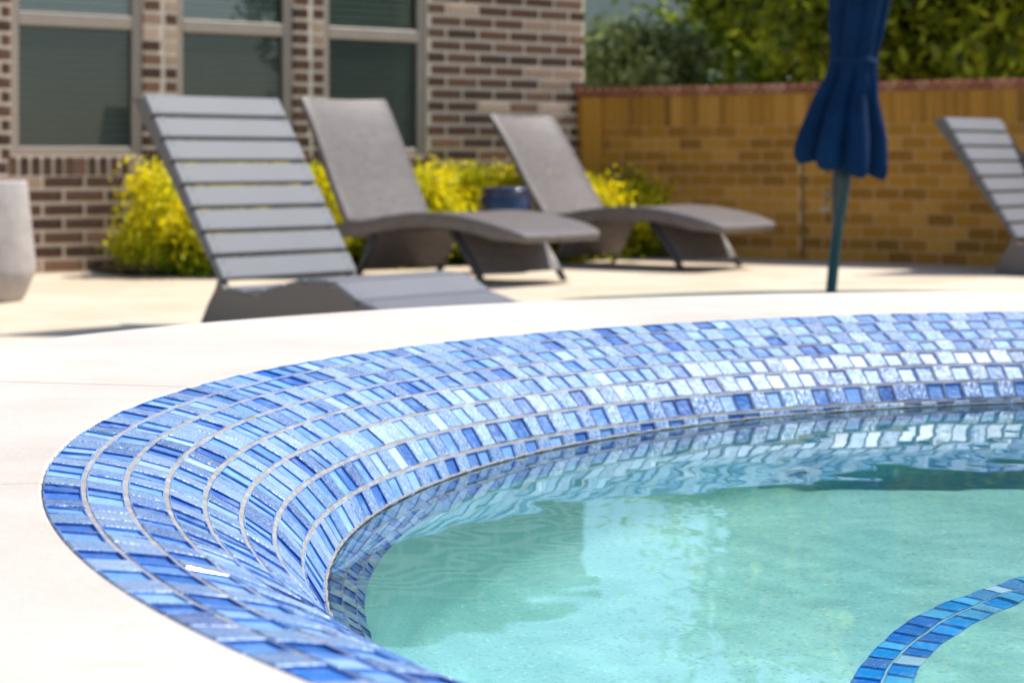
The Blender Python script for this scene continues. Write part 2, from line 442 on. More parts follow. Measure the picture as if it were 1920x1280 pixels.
# bench tiles seen through the water count as well; the water lifts them into view
order = sorted(range(len(tiles)), key=lambda i: -area(tiles[i]))
bench_vis = [i for i in range(nrim, len(tiles)) if (tiles[i][0].x < -.22 and tiles[i][0].y > -.02)]
single = set(bench_vis[:90]); 
for i in order:
    if len(single) >= 300: break
    if i < nrim: single.add(i)
def build_tiles(name, lst, parent, centre):
    V = []; F = []; K = []; MI = []
    for c, vs, fs, cols, kind in lst:
        b = len(V); V += [v-centre for v in vs]; F += [tuple(b+i for i in f) for f in fs]; K += cols; MI += [kind]*len(fs)
    me = bpy.data.meshes.new(name); me.from_pydata([tuple(v) for v in V], [], F); me.update()
    me.materials.append(M_GLASS); me.materials.append(M_GLIT)
    me.polygons.foreach_set('material_index', MI)
    at = me.attributes.new('tile_col', 'FLOAT_COLOR', 'CORNER')
    buf = np.empty((len(me.loops), 4), np.float32); buf[:, 3] = 1
    k = 0
    for f, c in zip(F, K):
        buf[k:k+len(f), :3] = c; k += len(f)
    at.data.foreach_set('color', buf.ravel())
    o = link(bpy.data.objects.new(name, me), parent); o.location = centre; return o
for i in sorted(single):
    build_tiles('tile', [tiles[i]], rim_o if i < nrim else shell_o, tiles[i][0])
tag(build_tiles('tile_field', [tiles[i] for i in range(nrim) if i not in single], rim_o, Vector((0, 0, 0))), kind='stuff')
tag(build_tiles('bench_tile_field', [tiles[i] for i in range(nrim, len(tiles)) if i not in single], shell_o, Vector((0, 0, 0))), kind='stuff')

# return jet in the wall under the far rim
M_JET = plain('jet_plastic', (.62, .70, .60, 1), .35, .05, 30)
jw = Vector((.337, 2.352, 0)); jd = Vector((SX-jw.x, SY-jw.y, 0)).normalized()
jl = Vector((SX, SY, 0))-jd*(PR(NROW, math.atan2(-jd.y, -jd.x))[0]+.002)
jet = empty('wall_jet', (jl.x, jl.y, ZW-.39), math.atan2(jd.y, jd.x)+math.pi/2, 'round pale jet fitting with dark hole in the spa wall under the water', 'jet fitting')
bm = bmesh.new()
rg = []
for r, h in ((.036, -.004), (.036, .003), (.032, .006), (.016, .004), (.013, .0)):
    rg.append([bm.verts.new((r*math.cos(2*math.pi*k/32), -h, r*math.sin(2*math.pi*k/32))) for k in range(32)])
for a, b in zip(rg, rg[1:]):
    for k in range(32): bm.faces.new((a[k], a[(k+1) % 32], b[(k+1) % 32], b[k]))
bm_obj('flange', bm, M_JET, jet, True)
bm = bmesh.new(); bmesh.ops.create_circle(bm, cap_ends=True, radius=.013, segments=24, matrix=Matrix.Translation((0, -.0006, 0)) @ Matrix.Rotation(math.pi/2, 4, 'X'))
bm_obj('nozzle_hole', bm, plain('jet_hole', (.012, .014, .014, 1), .6, .1, 20), jet)

# spa water: polar sheet with small real ripples
nr, na = 110, 300
A = np.arange(na)/na*2*math.pi
RW = np.array([water_r(q)+.004 for q in A])
rr = np.linspace(.004, 1, nr)[:, None]*RW[None, :]; aa = np.repeat(A[None, :], nr, 0)
X = rr*np.cos(aa); Y = rr*np.sin(aa); H = np.zeros_like(X)
for k in range(26):
    lam = math.exp(random.uniform(math.log(.035), math.log(.34))); th = random.uniform(0, 2*math.pi)
    amp = .00007*lam/.2*random.uniform(.5, 1)
    H += amp*np.sin((X*math.cos(th)+Y*math.sin(th))*2*math.pi/lam+random.uniform(0, 6.28))
for (cx, cy0, lam, amp) in ((-.45, .05, .05, .00005), (-.15, .2, .055, .00006), (-.62, .3, .06, .00004)):
    d = np.hypot(X-cx, Y-cy0); H += amp*np.sin(d*2*math.pi/lam)*np.exp(-d*4.5)
V = np.stack([X, Y, H+ZW], -1).reshape(-1, 3)
F = []
for i in range(nr-1):
    for j in range(na):
        j2 = (j+1) % na; F.append((i*na+j, (i+1)*na+j, (i+1)*na+j2, i*na+j2))
F.append(tuple(range(na)))
wat = mesh_obj('spa_water', V, F, M_WATER, None, True); wat.location = (SX, SY, 0)
tag(wat, 'clear rippled water inside the round spa', kind='structure')
for o_, cast in ((wat, True), (pw, True)):
    try: o_.cycles.is_caustics_caster = cast
    except Exception as e: print(e)
for o_ in bpy.data.objects:
    if o_.type == 'MESH' and (o_.name.startswith(('plaster_shell', 'tile', 'bench_tile', 'rolled_rim', 'grout_joints', 'pool_shell', 'flange', 'nozzle'))):
        try: o_.cycles.is_caustics_receiver = True
        except Exception as e: print(e)

# ------------------------------------------------------------------ brick work
HX, HY, HT = -2.375, 10.85, math.radians(38)      # point on the house wall, wall direction
t = NT('house_brick'); rnd = t.objrand()
c = t.ramp(rnd, [(0, (.050, .022, .012)), (.4, (.085, .038, .021)), (.72, (.13, .062, .034)), (.88, (.21, .11, .066)), (1, (.50, .36, .26))])
c = t.mix(c, (.46, .37, .31, 1), t.ramp(t.noise(28, 5, .65), [(.60, (0, 0, 0)), (.80, (.7, .7, .7))]))
t.base(c); t.set(Roughness=.9); t.bump(t.noise(120), .5, .003); M_BRICK = t.m
t = NT('house_mortar'); t.base(t.ramp(t.noise(25, 5), [(.3, (.78, .63, .48)), (.7, (.90, .76, .61))])); t.set(Roughness=.95); t.bump(t.noise(150), .6, .003); M_MORT = t.m
t = NT('fence_brick'); rnd = t.objrand()
c = t.ramp(rnd, [(0, (.27, .112, .008)), (.3, (.38, .16, .011)), (.7, (.50, .22, .016)), (1, (.62, .30, .05))])
c = t.mix(c, (.50, .25, .06, 1), t.ramp(t.noise(30, 4), [(.5, (0, 0, 0)), (.75, (.5, .5, .5))]))
t.base(c); t.set(Roughness=.9); t.bump(t.noise(120), .5, .003); M_FBRICK = t.m
t = NT('fence_mortar'); t.base(t.ramp(t.noise(25, 5), [(.3, (.58, .34, .12)), (.7, (.72, .46, .20))])); t.set(Roughness=.95); M_FMORT = t.m
t = NT('cap_brick'); rnd = t.objrand()
t.base(t.ramp(rnd, [(0, (.26, .085, .045)), (.6, (.36, .13, .07)), (1, (.48, .24, .15))])); t.set(Roughness=.9); M_CAP = t.m
brick_cache = {}
def brick(parent, x, z, wdt, hgt, mat, dep=.06, proud=.006, name='brick'):
    key = (round(wdt, 3), round(hgt, 3), mat.name, round(dep, 3))
    if key not in brick_cache:
        bm = bmesh.new(); box(bm, -wdt/2, wdt/2, 0, dep, -hgt/2, hgt/2, bevel=.0035)
        me = bpy.data.meshes.new('brick'); bm.to_mesh(me); bm.free(); me.materials.append(mat); brick_cache[key] = me
    o = link(bpy.data.objects.new(name, brick_cache[key]), parent)
    o.location = (x, -proud-random.uniform(0, .003), z); o.rotation_euler = (0, random.uniform(-.006, .006), 0)
    return o
COURSE = .0762; BL = .230; BJ = .019

house = empty('brick_house', (HX, HY, 0), HT, 'brown brick house with three tan framed windows behind the loungers', 'house')
# local x runs along the wall (to the right, away), local -y faces the pool
WIN = [(-.405, .39), (.59, 1.375), (1.575, 2.345)]
WZ0, WZ1 = .64, 2.12
HXL, HXR, HTOP = -3.2, 3.62, 2.9
def rects_minus_windows():
    xs = [HXL]+[q for a in WIN for q in a]+[HXR]; out = []
    out.append((HXL, HXR, -.05, WZ0)); out.append((HXL, HXR, WZ1, HTOP))
    for i in range(0, len(xs), 2): out.append((xs[i], xs[i+1], WZ0, WZ1))
    return out
bm = bmesh.new()
for x0, x1, z0, z1 in rects_minus_windows(): box(bm, x0, x1, 0, .12, z0, z1)
box(bm, HXR-.12, HXR-.0005, .1205, 5.0, -.05, HTOP)
wall = bm_obj('wall', bm, M_MORT, house)
stuffb = bmesh.new(); nb = 0
def place(x0, x1, z0, z1):
    """one brick spanning x0..x1, z0..z1 on the wall: its own object when the camera sees it"""
    global nb
    xm, zm = (x0+x1)/2, (z0+z1)/2
    p = Vector((HX+xm*math.cos(HT), HY+xm*math.sin(HT), zm)); u = proj(p)
    if -30 < u[0] < 1110 and -25 < u[1] < 530 and nb < 300:
        nb += 1; return brick(wall, xm, zm, round(x1-x0, 2) if x1-x0 < .2 else x1-x0, z1-z0, M_BRICK)
    box(stuffb, x0, x1, -.007, .05, z0, z1)
nc = int(HTOP/COURSE)
for k in range(nc):
    z0 = k*COURSE+.010; z1 = (k+1)*COURSE-.010; zm = (z0+z1)/2
    spans = [(HXL, HXR)]
    if WZ0-.115 < zm < WZ1+.03:
        e = 0.0
        xs = [HXL]+[q for a in WIN for q in a]+[HXR]
        spans = [(xs[i], xs[i+1]) for i in range(0, len(xs), 2)]
    if WZ0-.115 < zm < WZ0: spans = [(HXL, WIN[0][0]-.02), (WIN[2][1]+.02, HXR)]
    for s0, s1 in spans:
        if s1-s0 < .3:      # pier between the windows: two narrow bricks with a wide joint
            place(s0-.002, s0+.100+random.uniform(-.006, .006), z0, z1); place(s0+.135, s1+.002, z0, z1); continue
        x = s0-(BL+BJ)*(.5 if k % 2 else 0)
        if s0 > 2: x = s1-math.ceil((s1-s0)/(BL+BJ))*(BL+BJ)-(0 if k % 2 else .5)*(BL+BJ)
        while x < s1-.02:
            a, b = max(x, s0+.004), min(x+BL, s1-.001)
            if b-a > .03: place(a, b, z0, z1)
            x += BL+BJ
# rowlock sill course under the windows
x = WIN[0][0]-.015
while x < WIN[2][1]+.02:
    place(x, x+.055, WZ0-.108, WZ0-.008); x += .0665
if len(stuffb.verts):
    tag(bm_obj('brick_field', stuffb, M_BRICK, wall), kind='stuff')
# windows: frame, rail, panes, blind slats
M_FRAME = plain('window_frame_paint', (.36, .29, .235, 1), .45, .06, 8)
t = NT('window_glass'); t.n.remove(t.p)
gl = t.n.new('ShaderNodeBsdfGlossy'); gl.inputs['Roughness'].default_value = .0; tr = t.n.new('ShaderNodeBsdfTransparent'); tr.inputs['Color'].default_value = (.84, .90, .86, 1)
fr = t.n.new('ShaderNodeFresnel'); fr.inputs['IOR'].default_value = 2.1; mx = t.n.new('ShaderNodeMixShader')
t.l.new(fr.outputs[0], mx.inputs[0]); t.l.new(tr.outputs[0], mx.inputs[1]); t.l.new(gl.outputs[0], mx.inputs[2]); t.l.new(mx.outputs[0], t.n['Material Output'].inputs['Surface'])
M_WGLASS = t.m
t = NT('insect_screen'); t.n.remove(t.p)
di = t.n.new('ShaderNodeBsdfDiffuse'); di.inputs['Color'].default_value = (.07, .085, .075, 1); tr = t.n.new('ShaderNodeBsdfTransparent'); mx = t.n.new('ShaderNodeMixShader'); mx.inputs[0].default_value = .42
t.l.new(tr.outputs[0], mx.inputs[1]); t.l.new(di.outputs[0], mx.inputs[2]); t.l.new(mx.outputs[0], t.n['Material Output'].inputs['Surface'])
M_SCREEN = t.m
M_SLAT = plain('blind_slat', (.80, .82, .78, 1), .5, .05, 5)
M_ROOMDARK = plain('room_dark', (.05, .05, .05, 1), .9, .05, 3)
slat_me = None
for x0, x1 in WIN:
    bm = bmesh.new(); fw = .052; yb = .07
    box(bm, x0+.003, x0+fw, .012, yb, WZ0+.003, WZ1-.003, .003); box(bm, x1-fw-.012, x1-.003, .012, yb, WZ0+.003, WZ1-.003, .003)
    box(bm, x0+fw, x1-fw-.012, .0125, yb, WZ0+.003, WZ0+.048, .003); box(bm, x0+fw, x1-fw-.012, .0125, yb, WZ1-.055, WZ1-.003, .003)
    win = bm_obj('window', bm, M_FRAME, house)
    bm = bmesh.new(); box(bm, x0+fw, x1-fw-.012, .010, yb-.002, 1.345, 1.418, .004); bm_obj('meeting_rail', bm, M_FRAME, win)
    for z0, z1, y in ((WZ0+.048, 1.345, .045), (1.418, WZ1-.055, .032)):
        mesh_obj('pane', [(x0+fw, y, z0), (x1-fw-.012, y, z0), (x1-fw-.012, y, z1), (x0+fw, y, z1)], [(0, 1, 2, 3)], M_WGLASS, win)
    mesh_obj('insect_screen', [(x0+fw, .028, WZ0+.048), (x1-fw-.012, .028, WZ0+.048), (x1-fw-.012, .028, 1.345), (x0+fw, .028, 1.345)], [(0, 1, 2, 3)], M_SCREEN, win)
    if slat_me is None:
        bm = bmesh.new(); box(bm, -.36, .36, -.024, .024, -.0012, .0012); slat_me = bpy.data.meshes.new('blind_slat'); bm.to_mesh(slat_me); bm.free(); slat_me.materials.append(M_SLAT)
    z = WZ0+.03
    while z < WZ1-.02:
        s = link(bpy.data.objects.new('blind_slat', slat_me), win); s.location = ((x0+x1)/2, .088, z); s.rotation_euler = (math.radians(52), 0, 0); z += .043
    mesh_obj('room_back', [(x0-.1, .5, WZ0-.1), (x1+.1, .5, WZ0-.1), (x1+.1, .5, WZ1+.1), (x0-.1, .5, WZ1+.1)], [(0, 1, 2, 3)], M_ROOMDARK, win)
# hip roof with eave
t = NT('roof_shingle'); t.base(t.ramp(t.noise(9, 6), [(.3, (.09, .08, .075)), (.7, (.17, .155, .14))])); t.set(Roughness=.95); M_ROOF = t.m
e = .07; zr = HTOP+.02
V = [(HXL-2, -e, zr), (HXR+e, -e, zr), (HXR+e, 8, zr), (HXL-2, 8, zr), (HXL-2, 3.8, zr+.42), (HXR-3.2, 3.8, zr+.42)]
V += [(x, y, z-.14) for x, y, z in V[:4]]
mesh_obj('roof', V, [(0, 1, 5, 4), (1, 2, 5), (2, 3, 4, 5), (6, 7, 1, 0), (7, 8, 2, 1), (9, 8, 7, 6), (3, 0, 4), (6, 0, 3, 9)], [M_ROOF], house)

# garden wall ------------------------------------------------------------
FA, FB = Vector((.5, 13.0)), Vector((3.35, 11.12))
fd = (FB-FA); FL = fd.length+1.6; ft = math.atan2(fd.y, fd.x)
fence = empty('garden_wall', (FA.x, FA.y, 0), ft, 'golden brown brick garden wall with red brick cap below the trees', 'wall')
FTOP = 1.03
bm = bmesh.new(); box(bm, -.9, FL, 0, .1, -.05, FTOP); fcore = bm_obj('wall_core', bm, M_FMORT, fence)
EXJ = None
fb = bmesh.new(); fcount = [0]
def fplace(x0, x1, z0, z1, mat, proud=.006, dep=.05):
    xm, zm = (x0+x1)/2, (z0+z1)/2
    p = (FA.x+xm*math.cos(ft), FA.y+xm*math.sin(ft), zm); u = proj(p)
    if 1085 < u[0] < 1945 and u[1] < 505 and fcount[0] < 300:
        fcount[0] += 1; brick(fcore, xm, zm, x1-x0, z1-z0, mat, dep, proud)
    else: box(fb, x0, x1, -proud, dep-proud, z0, z1)
XJ = 1.545   # movement joint
x = -.9
while x < FL:
    brick(fcore, x+.033, FTOP+.0285, .0575, .055, M_CAP, .16, .025, 'cap_brick') if -.2 < x < 3.6 else box(fb, x+.004, x+.0615, -.025, .135, FTOP+.001, FTOP+.056)
    fplace(x+.004, x+.0615, FTOP-.197, FTOP-.006, M_FBRICK); x += .0665
k = 0; z = FTOP-.203
while z > 0:
    x = -.9-(.083 if k % 2 else 0)
    while x < FL:
        a, b = x, x+.155
        if a < XJ < b:
            fplace(a, XJ-.010, z-.066, z-.002, M_FBRICK) if XJ-a > .04 else None
            fplace(XJ+.010, b, z-.066, z-.002, M_FBRICK) if b-XJ > .04 else None
        else: fplace(a, b, z-.066, z-.002, M_FBRICK)
        x += .167
    z -= COURSE; k += 1
tag(bm_obj('brick_field', fb, M_FBRICK, fcore), kind='stuff')
boxm('movement_joint', (XJ-.007, XJ+.007, -.0025, .01, 0, FTOP-.2), plain('joint_sealant', (.09, .06, .035, 1), .8, .1, 20), fence)
boxm('pilaster', (-.02, .12, -.05, -.0005, 0, FTOP-.002), M_FBRICK, fence, .004)

# beds along the wall
t = NT('mulch'); t.base(t.ramp(t.noise(40, 5, .7), [(.3, (.03, .018, .01)), (.7, (.10, .06, .035))])); t.set(Roughness=.95); t.bump(t.noise(60), 1, .02)
ct, st_ = math.cos(HT), math.sin(HT)
def hw(tt, off): return (HX+tt*ct+off*st_, HY+tt*st_-off*ct)
bed = [hw(.05, 0), hw(.02, .55), hw(.5, .80), hw(1.6, .83), hw(2.8, .8), hw(3.5, .72), (1.2, 12.22), (1.35, 12.45), (1.15, 12.62), (.5, 12.9), hw(3.62, 0)]
mesh_obj('planting_bed', [(x, y, .012) for x, y in bed], [tuple(reversed(range(len(bed))))], t.m)
tag(bpy.data.objects['planting_bed'], 'dark mulch bed along the house wall', kind='structure')

# ------------------------------------------------------------------ foliage
def leaf_mat(name, cols, trans=.5):
    t = NT(name); a = t.attr('leaf_col'); t.base(a); t.set(Roughness=.5)
    t.p.inputs['Specular IOR Level'].default_value = .35
    tl = t.n.new('ShaderNodeBsdfTranslucent'); t.l.new(a, tl.inputs['Color']); mx = t.n.new('ShaderNodeMixShader'); mx.inputs[0].default_value = trans
    t.l.new(t.p.outputs[0], mx.inputs[1]); t.l.new(tl.outputs[0], mx.inputs[2]); t.l.new(mx.outputs[0], t.n['Material Output'].inputs['Surface'])
    return t.m
M_LEAF = leaf_mat('leaf', None); M_BARK = plain('bark', (.06, .042, .03, 1), .95, .3, 14, .6)
def leaves(name, pts, size, cols, parent, mat=M_LEAF, up=.3):
    n = len(pts); d = RNG.normal(size=(n, 3)); d[:, 2] += up; d /= np.linalg.norm(d, axis=1)[:, None]
    e = RNG.normal(size=(n, 3)); e -= d*(e*d).sum(1)[:, None]; e /= np.linalg.norm(e, axis=1)[:, None]
    f = np.cross(d, e); s = (size*RNG.uniform(.6, 1.35, n))[:, None]
    V = np.stack([pts-e*s, pts+f*s*.42+d*s*.12, pts+e*s, pts-f*s*.42+d*s*.12], 1).reshape(-1, 3).astype(np.float32)
    me = bpy.data.meshes.new(name); me.vertices.add(4*n); me.vertices.foreach_set('co', V.ravel())
    me.loops.add(4*n); me.loops.foreach_set('vertex_index', np.arange(4*n, dtype=np.int32))
    me.polygons.add(n); me.polygons.foreach_set('loop_start', np.arange(n, dtype=np.int32)*4)
    me.update(calc_edges=True); me.validate()
    at = me.attributes.new('leaf_col', 'FLOAT_COLOR', 'CORNER')
    cc = np.ones((n, 4, 4), np.float32); cc[:, :, :3] = cols[:, None, :]
    at.data.foreach_set('color', cc.ravel()); me.materials.append(mat)
    return link(bpy.data.objects.new(name, me), parent)
def shrub(x, y, rx, h, label, seed, n=17000):
    o = empty('golden_shrub', (x, y, 0), 0, label, 'shrub', 'golden shrubs along the house')
    rg = np.random.default_rng(seed); P = []; Cc = []
    ncl = 60
    for k in range(ncl):
        a = rg.uniform(0, 2*math.pi); u = rg.uniform(0, 1)**.5; zc = rg.uniform(.12, .92)
        rr = rx*u*math.sqrt(max(.05, 1-(zc-.42)**2*2.0))
        c = np.array([rr*math.cos(a), rr*math.sin(a), zc*h]); m = n//ncl
        tip = rg.normal(size=(m, 3))*np.array([.066, .066, .058])+c
        P.append(tip)
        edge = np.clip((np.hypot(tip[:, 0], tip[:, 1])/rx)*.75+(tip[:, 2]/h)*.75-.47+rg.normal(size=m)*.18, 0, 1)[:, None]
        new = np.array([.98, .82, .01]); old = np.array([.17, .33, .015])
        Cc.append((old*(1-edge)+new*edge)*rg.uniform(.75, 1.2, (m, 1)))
    P = np.concatenate(P); P[:, 2] = np.maximum(P[:, 2], .015)
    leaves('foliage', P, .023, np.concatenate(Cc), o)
    bm = bmesh.new()
    for k in range(7):
        a = rg.uniform(0, 6.28); q = rg.uniform(.3, .7)*rx
        tube(bm, [(.02*math.cos(a), .02*math.sin(a), 0), (q*.5*math.cos(a), q*.5*math.sin(a), h*.4), (q*math.cos(a), q*math.sin(a), h*.75)], [.009, .007, .003], 6)
    bm_obj('stems', bm, M_BARK, o)
    return o
for i, (tt, of, rx, h, lab) in enumerate([
    (.46, .50, .42, .60, 'yellow green shrub left of the slatted lounger by the house'),
    (1.02, .50, .42, .60, 'yellow green shrub behind the slatted lounger back'),
    (1.75, .46, .46, .52, 'yellow green shrub under the third window behind first wicker lounger'),
    (2.40, .42, .42, .50, 'yellow green shrub just left of the blue garden stool'),
    (3.05, .42, .40, .44, 'yellow green shrub below the second wicker lounger back'),
    (3.56, .40, .34, .47, 'yellow green shrub at the house corner beside the garden wall')]):
    X, Y = hw(tt, of); shrub(X, Y, rx, h, lab, 100+i)

def tree(name, x, y, h, cr, label, seed, n=17000, base=.9, group='trees beyond the garden wall', size=.07, cols=None, trunk=.11):
    o = empty(name, (x, y, 0), 0, label, 'tree', group)
    rg = np.random.default_rng(seed); bm = bmesh.new()
    tube(bm, [(0, 0, -.05), (.05, .03, h*.22), (.1, -.04, h*.45), (.05, 0, h*.75)], [trunk, trunk*.8, trunk*.55, trunk*.2], 10)
    cl = []
    for k in range(46):
        a = rg.uniform(0, 6.283); el = rg.uniform(-.25, 1.0); u = rg.uniform(.45, 1)
        zc = base+(h-base)*(.12+.80*(el+.25)/1.25); wz = math.sqrt(max(.12, 1-((zc-(base+h)/2)/((h-base)/2*1.08))**2))
        c = np.array([cr*u*wz*math.cos(a), cr*u*wz*math.sin(a), zc]); cl.append(c)
        if k < 16:
            z0 = h*rg.uniform(.2, .5); mid = (np.array([.08, 0, z0])+c)/2+np.array([0, 0, .1])
            tube(bm, [(.08, 0, z0), tuple(mid), tuple(c)], [trunk*.42, trunk*.28, trunk*.08], 7)
    bm_obj('trunk', bm, M_BARK, o, True)
    P = []; Cc = []; m = n//len(cl)
    lo, hi = cols or (np.array([.06, .10, .010]), np.array([.58, .64, .04]))
    for c in cl:
        p = rg.normal(size=(m, 3))*np.array([.30, .30, .22])*cr/1.8*rg.uniform(.7, 1.2)+c; P.append(p)
        Cc.append(lo+(hi-lo)*np.clip(rg.normal(.45, .28, (m, 1))+rg.uniform(-.4, .4), 0, 1))
    leaves('crown', np.concatenate(P), size, np.concatenate(Cc), o)
    return o
tree('garden_tree', 2.85, 16.2, 4.2, 1.6, 'broad dark green tree behind the middle of the garden wall', 11)
tree('garden_tree', 3.85, 15.2, 4.4, 1.75, 'dense green tree behind the furled umbrella', 12, base=.75)
tree('garden_tree', 5.1, 14.7, 4.2, 1.7, 'green tree with dark forked trunk above the right end of the wall', 13)
tree('garden_tree', 3.5, 18.2, 4.7, 2.1, 'dark tree in the second row between the wall trees', 14, n=22000, base=.5)
tree('garden_tree', 5.6, 18.4, 4.7, 2.1, 'dark tree far behind the right end of the wall', 15, n=22000, base=.5)
tree('low_tree', 1.05, 17.0, 1.75, .85, 'grey green low bush between the house corner and the trees', 16, n=9000, base=.3, group='trees beyond the garden wall', size=.05, cols=(np.array([.16, .21, .09]), np.array([.36, .44, .17])), trunk=.05)
tree('side_tree', 12.5, 7.9, 4.6, 1.7, 'tall green tree mirrored in the house windows', 17, n=12000, base=.8, group=None, size=.10)

# neighbouring house far behind
nh = empty('neighbour_house', (.6, 31, 0), math.radians(14), 'grey roofed neighbouring house far behind the trees', 'house')
M_SID = plain('pale_siding', (.52, .47, .42, 1), .8, .06, 3)
boxm('wall', (-4, 4, 0, 6, 0, 2.7), M_SID, nh)
V = [(-4.4, -.5, 2.6), (4.4, -.5, 2.6), (4.4, 6.5, 2.6), (-4.4, 6.5, 2.6), (-4.4, 3, 5.6), (4.4, 3, 5.6)]
t = NT('grey_shingle'); t.base(t.ramp(t.noise(5, 6), [(.3, (.20, .21, .22)), (.7, (.30, .31, .32))])); t.set(Roughness=.95)
mesh_obj('roof', V, [(0, 1, 5, 4), (2, 3, 4, 5), (1, 2, 5), (3, 0, 4), (3, 2, 1, 0)], t.m, nh)
gb = bmesh.new()
vv = [gb.verts.new(p) for p in ((-.2, -.9, 2.6), (2.8, -.9, 2.6), (1.3, -.9, 4.5), (-.2, 2.0, 2.6), (2.8, 2.0, 2.6), (1.3, 3.0, 4.5))]
for f in ((0, 1, 2), (0, 2, 5, 3), (1, 4, 5, 2), (3, 5, 4), (0, 3, 4, 1)): gb.faces.new([vv[i] for i in f])
bm_obj('gable', gb, M_SID, nh)

# ------------------------------------------------------------------ furniture
def frame(L): # rotation for a thing whose local +x is the direction L
    return math.atan2(L[1], L[0])
M_POLY = plain('grey_polymer', (.130, .135, .152, 1), .62, .05, 5, .08)
M_POLYD = plain('grey_polymer_panel', (.120, .105, .096, 1), .5, .05, 5, .08)
M_SCREW = plain('dark_screw', (.06, .06, .065, 1), .6, .05, 5)
def slat_lounger(x, y, rz, label):
    """local +x: towards the foot end; y = 0 near side panel, y = w far side; origin at the hinge of back and seat"""
    o = empty('slatted_lounger', (x, y, 0), rz, label, 'lounger', 'slatted pool loungers')
    wd = .64
    pan = [(-.125, .0), (-.12, .05), (-.085, .11), (-.045, .165), (-.03, .20)]
    back_out = [(-.505, .835), (-.455, .845)]
    top = [(0.0, .17), (.06, .155), (.12, .150), (.18, .155), (.25, .168), (.36, .195), (.46, .206), (.54, .200), (.60, .175), (.66, .140), (.72, .125), (.86, .095), (1.0, .08), (1.12, .075), (1.135, .05), (1.12, .0)]
    arch = [(.95, .0), (.85, .035), (.6, .05), (.3, .05), (.1, .03), (.02, .0)]
    for yy in (0, wd-.03):
        bm = bmesh.new(); outline = pan+back_out+top+arch
        a = [bm.verts.new((px, yy, pz)) for px, pz in outline]; b = [bm.verts.new((px, yy+.03, pz)) for px, pz in outline]
        n = len(outline)
        for i in range(n): bm.faces.new((a[i], a[(i+1) % n], b[(i+1) % n], b[i]))
        e = bmesh.ops.triangle_fill(bm, use_beauty=True, edges=[bm.edges.get((a[i], a[(i+1) % n])) for i in range(n)])
        e = bmesh.ops.triangle_fill(bm, use_beauty=True, edges=[bm.edges.get((b[i], b[(i+1) % n])) for i in range(n)])
        bmesh.ops.recalc_face_normals(bm, faces=bm.faces)
        bm_obj('side_panel', bm, M_POLYD, o)
    def slat(p0, p1, th=.022, over=.004, screws=True):
        d = Vector((p1[0]-p0[0], 0, p1[1]-p0[1])); L = d.length; ang = math.atan2(d.z, d.x)
        bm = bmesh.new(); box(bm, 0, L, -over, wd+over, 0, th, .004)
        s = bm_obj('slat', bm, M_POLY, o); s.location = (p0[0], 0, p0[1]); s.rotation_euler = (0, -ang, 0)
        if screws:
            for yy in (.028, wd-.028):
                for xx in (.22*L, .78*L):
                    b2 = bmesh.new(); bmesh.ops.create_cone(b2, cap_ends=True, segments=10, radius1=.0045, radius2=.004, depth=.002)
                    q = bm_obj('screw', b2, M_SCREW, s); q.location = (xx, yy, th+.0006)
    # back: eight slats; surface faces forward/up
    p0 = Vector((-.012, .185)); p1 = Vector((-.455, .845)); d = (p1-p0)/8
    for k in range(8):
        a = p0+d*(k+1)-d*.07; b = p0+d*k+d*.07
        slat(tuple(a), tuple(b))
    seat = [(.012, .160), (.115, .150), (.215, .160), (.315, .183), (.42, .204), (.535, .203)]
    for a, b in zip(seat, seat[1:]):
        dd = Vector((b[0]-a[0], b[1]-a[1])); 
        slat(tuple(Vector(a)+dd*.05), tuple(Vector(b)-dd*.05), .016, .004)
    leg = [(.545, .200), (.665, .140), (.785, .110), (.905, .090), (1.02, .080), (1.125, .076)]
    for a, b in zip(leg, leg[1:]):
        dd = Vector((b[0]-a[0], b[1]-a[1])); slat(tuple(Vector(a)+dd*.04), tuple(Vector(b)-dd*.04), .020, .004)
    return o
slat_lounger(-1.0, 6.84, frame((.75, -.66)), 'grey slatted lounger with high back in front of the yellow shrubs')
slat_lounger(2.69, 10.50, frame((.75, -.66)), 'grey slatted lounger cut by the right edge before the garden wall')

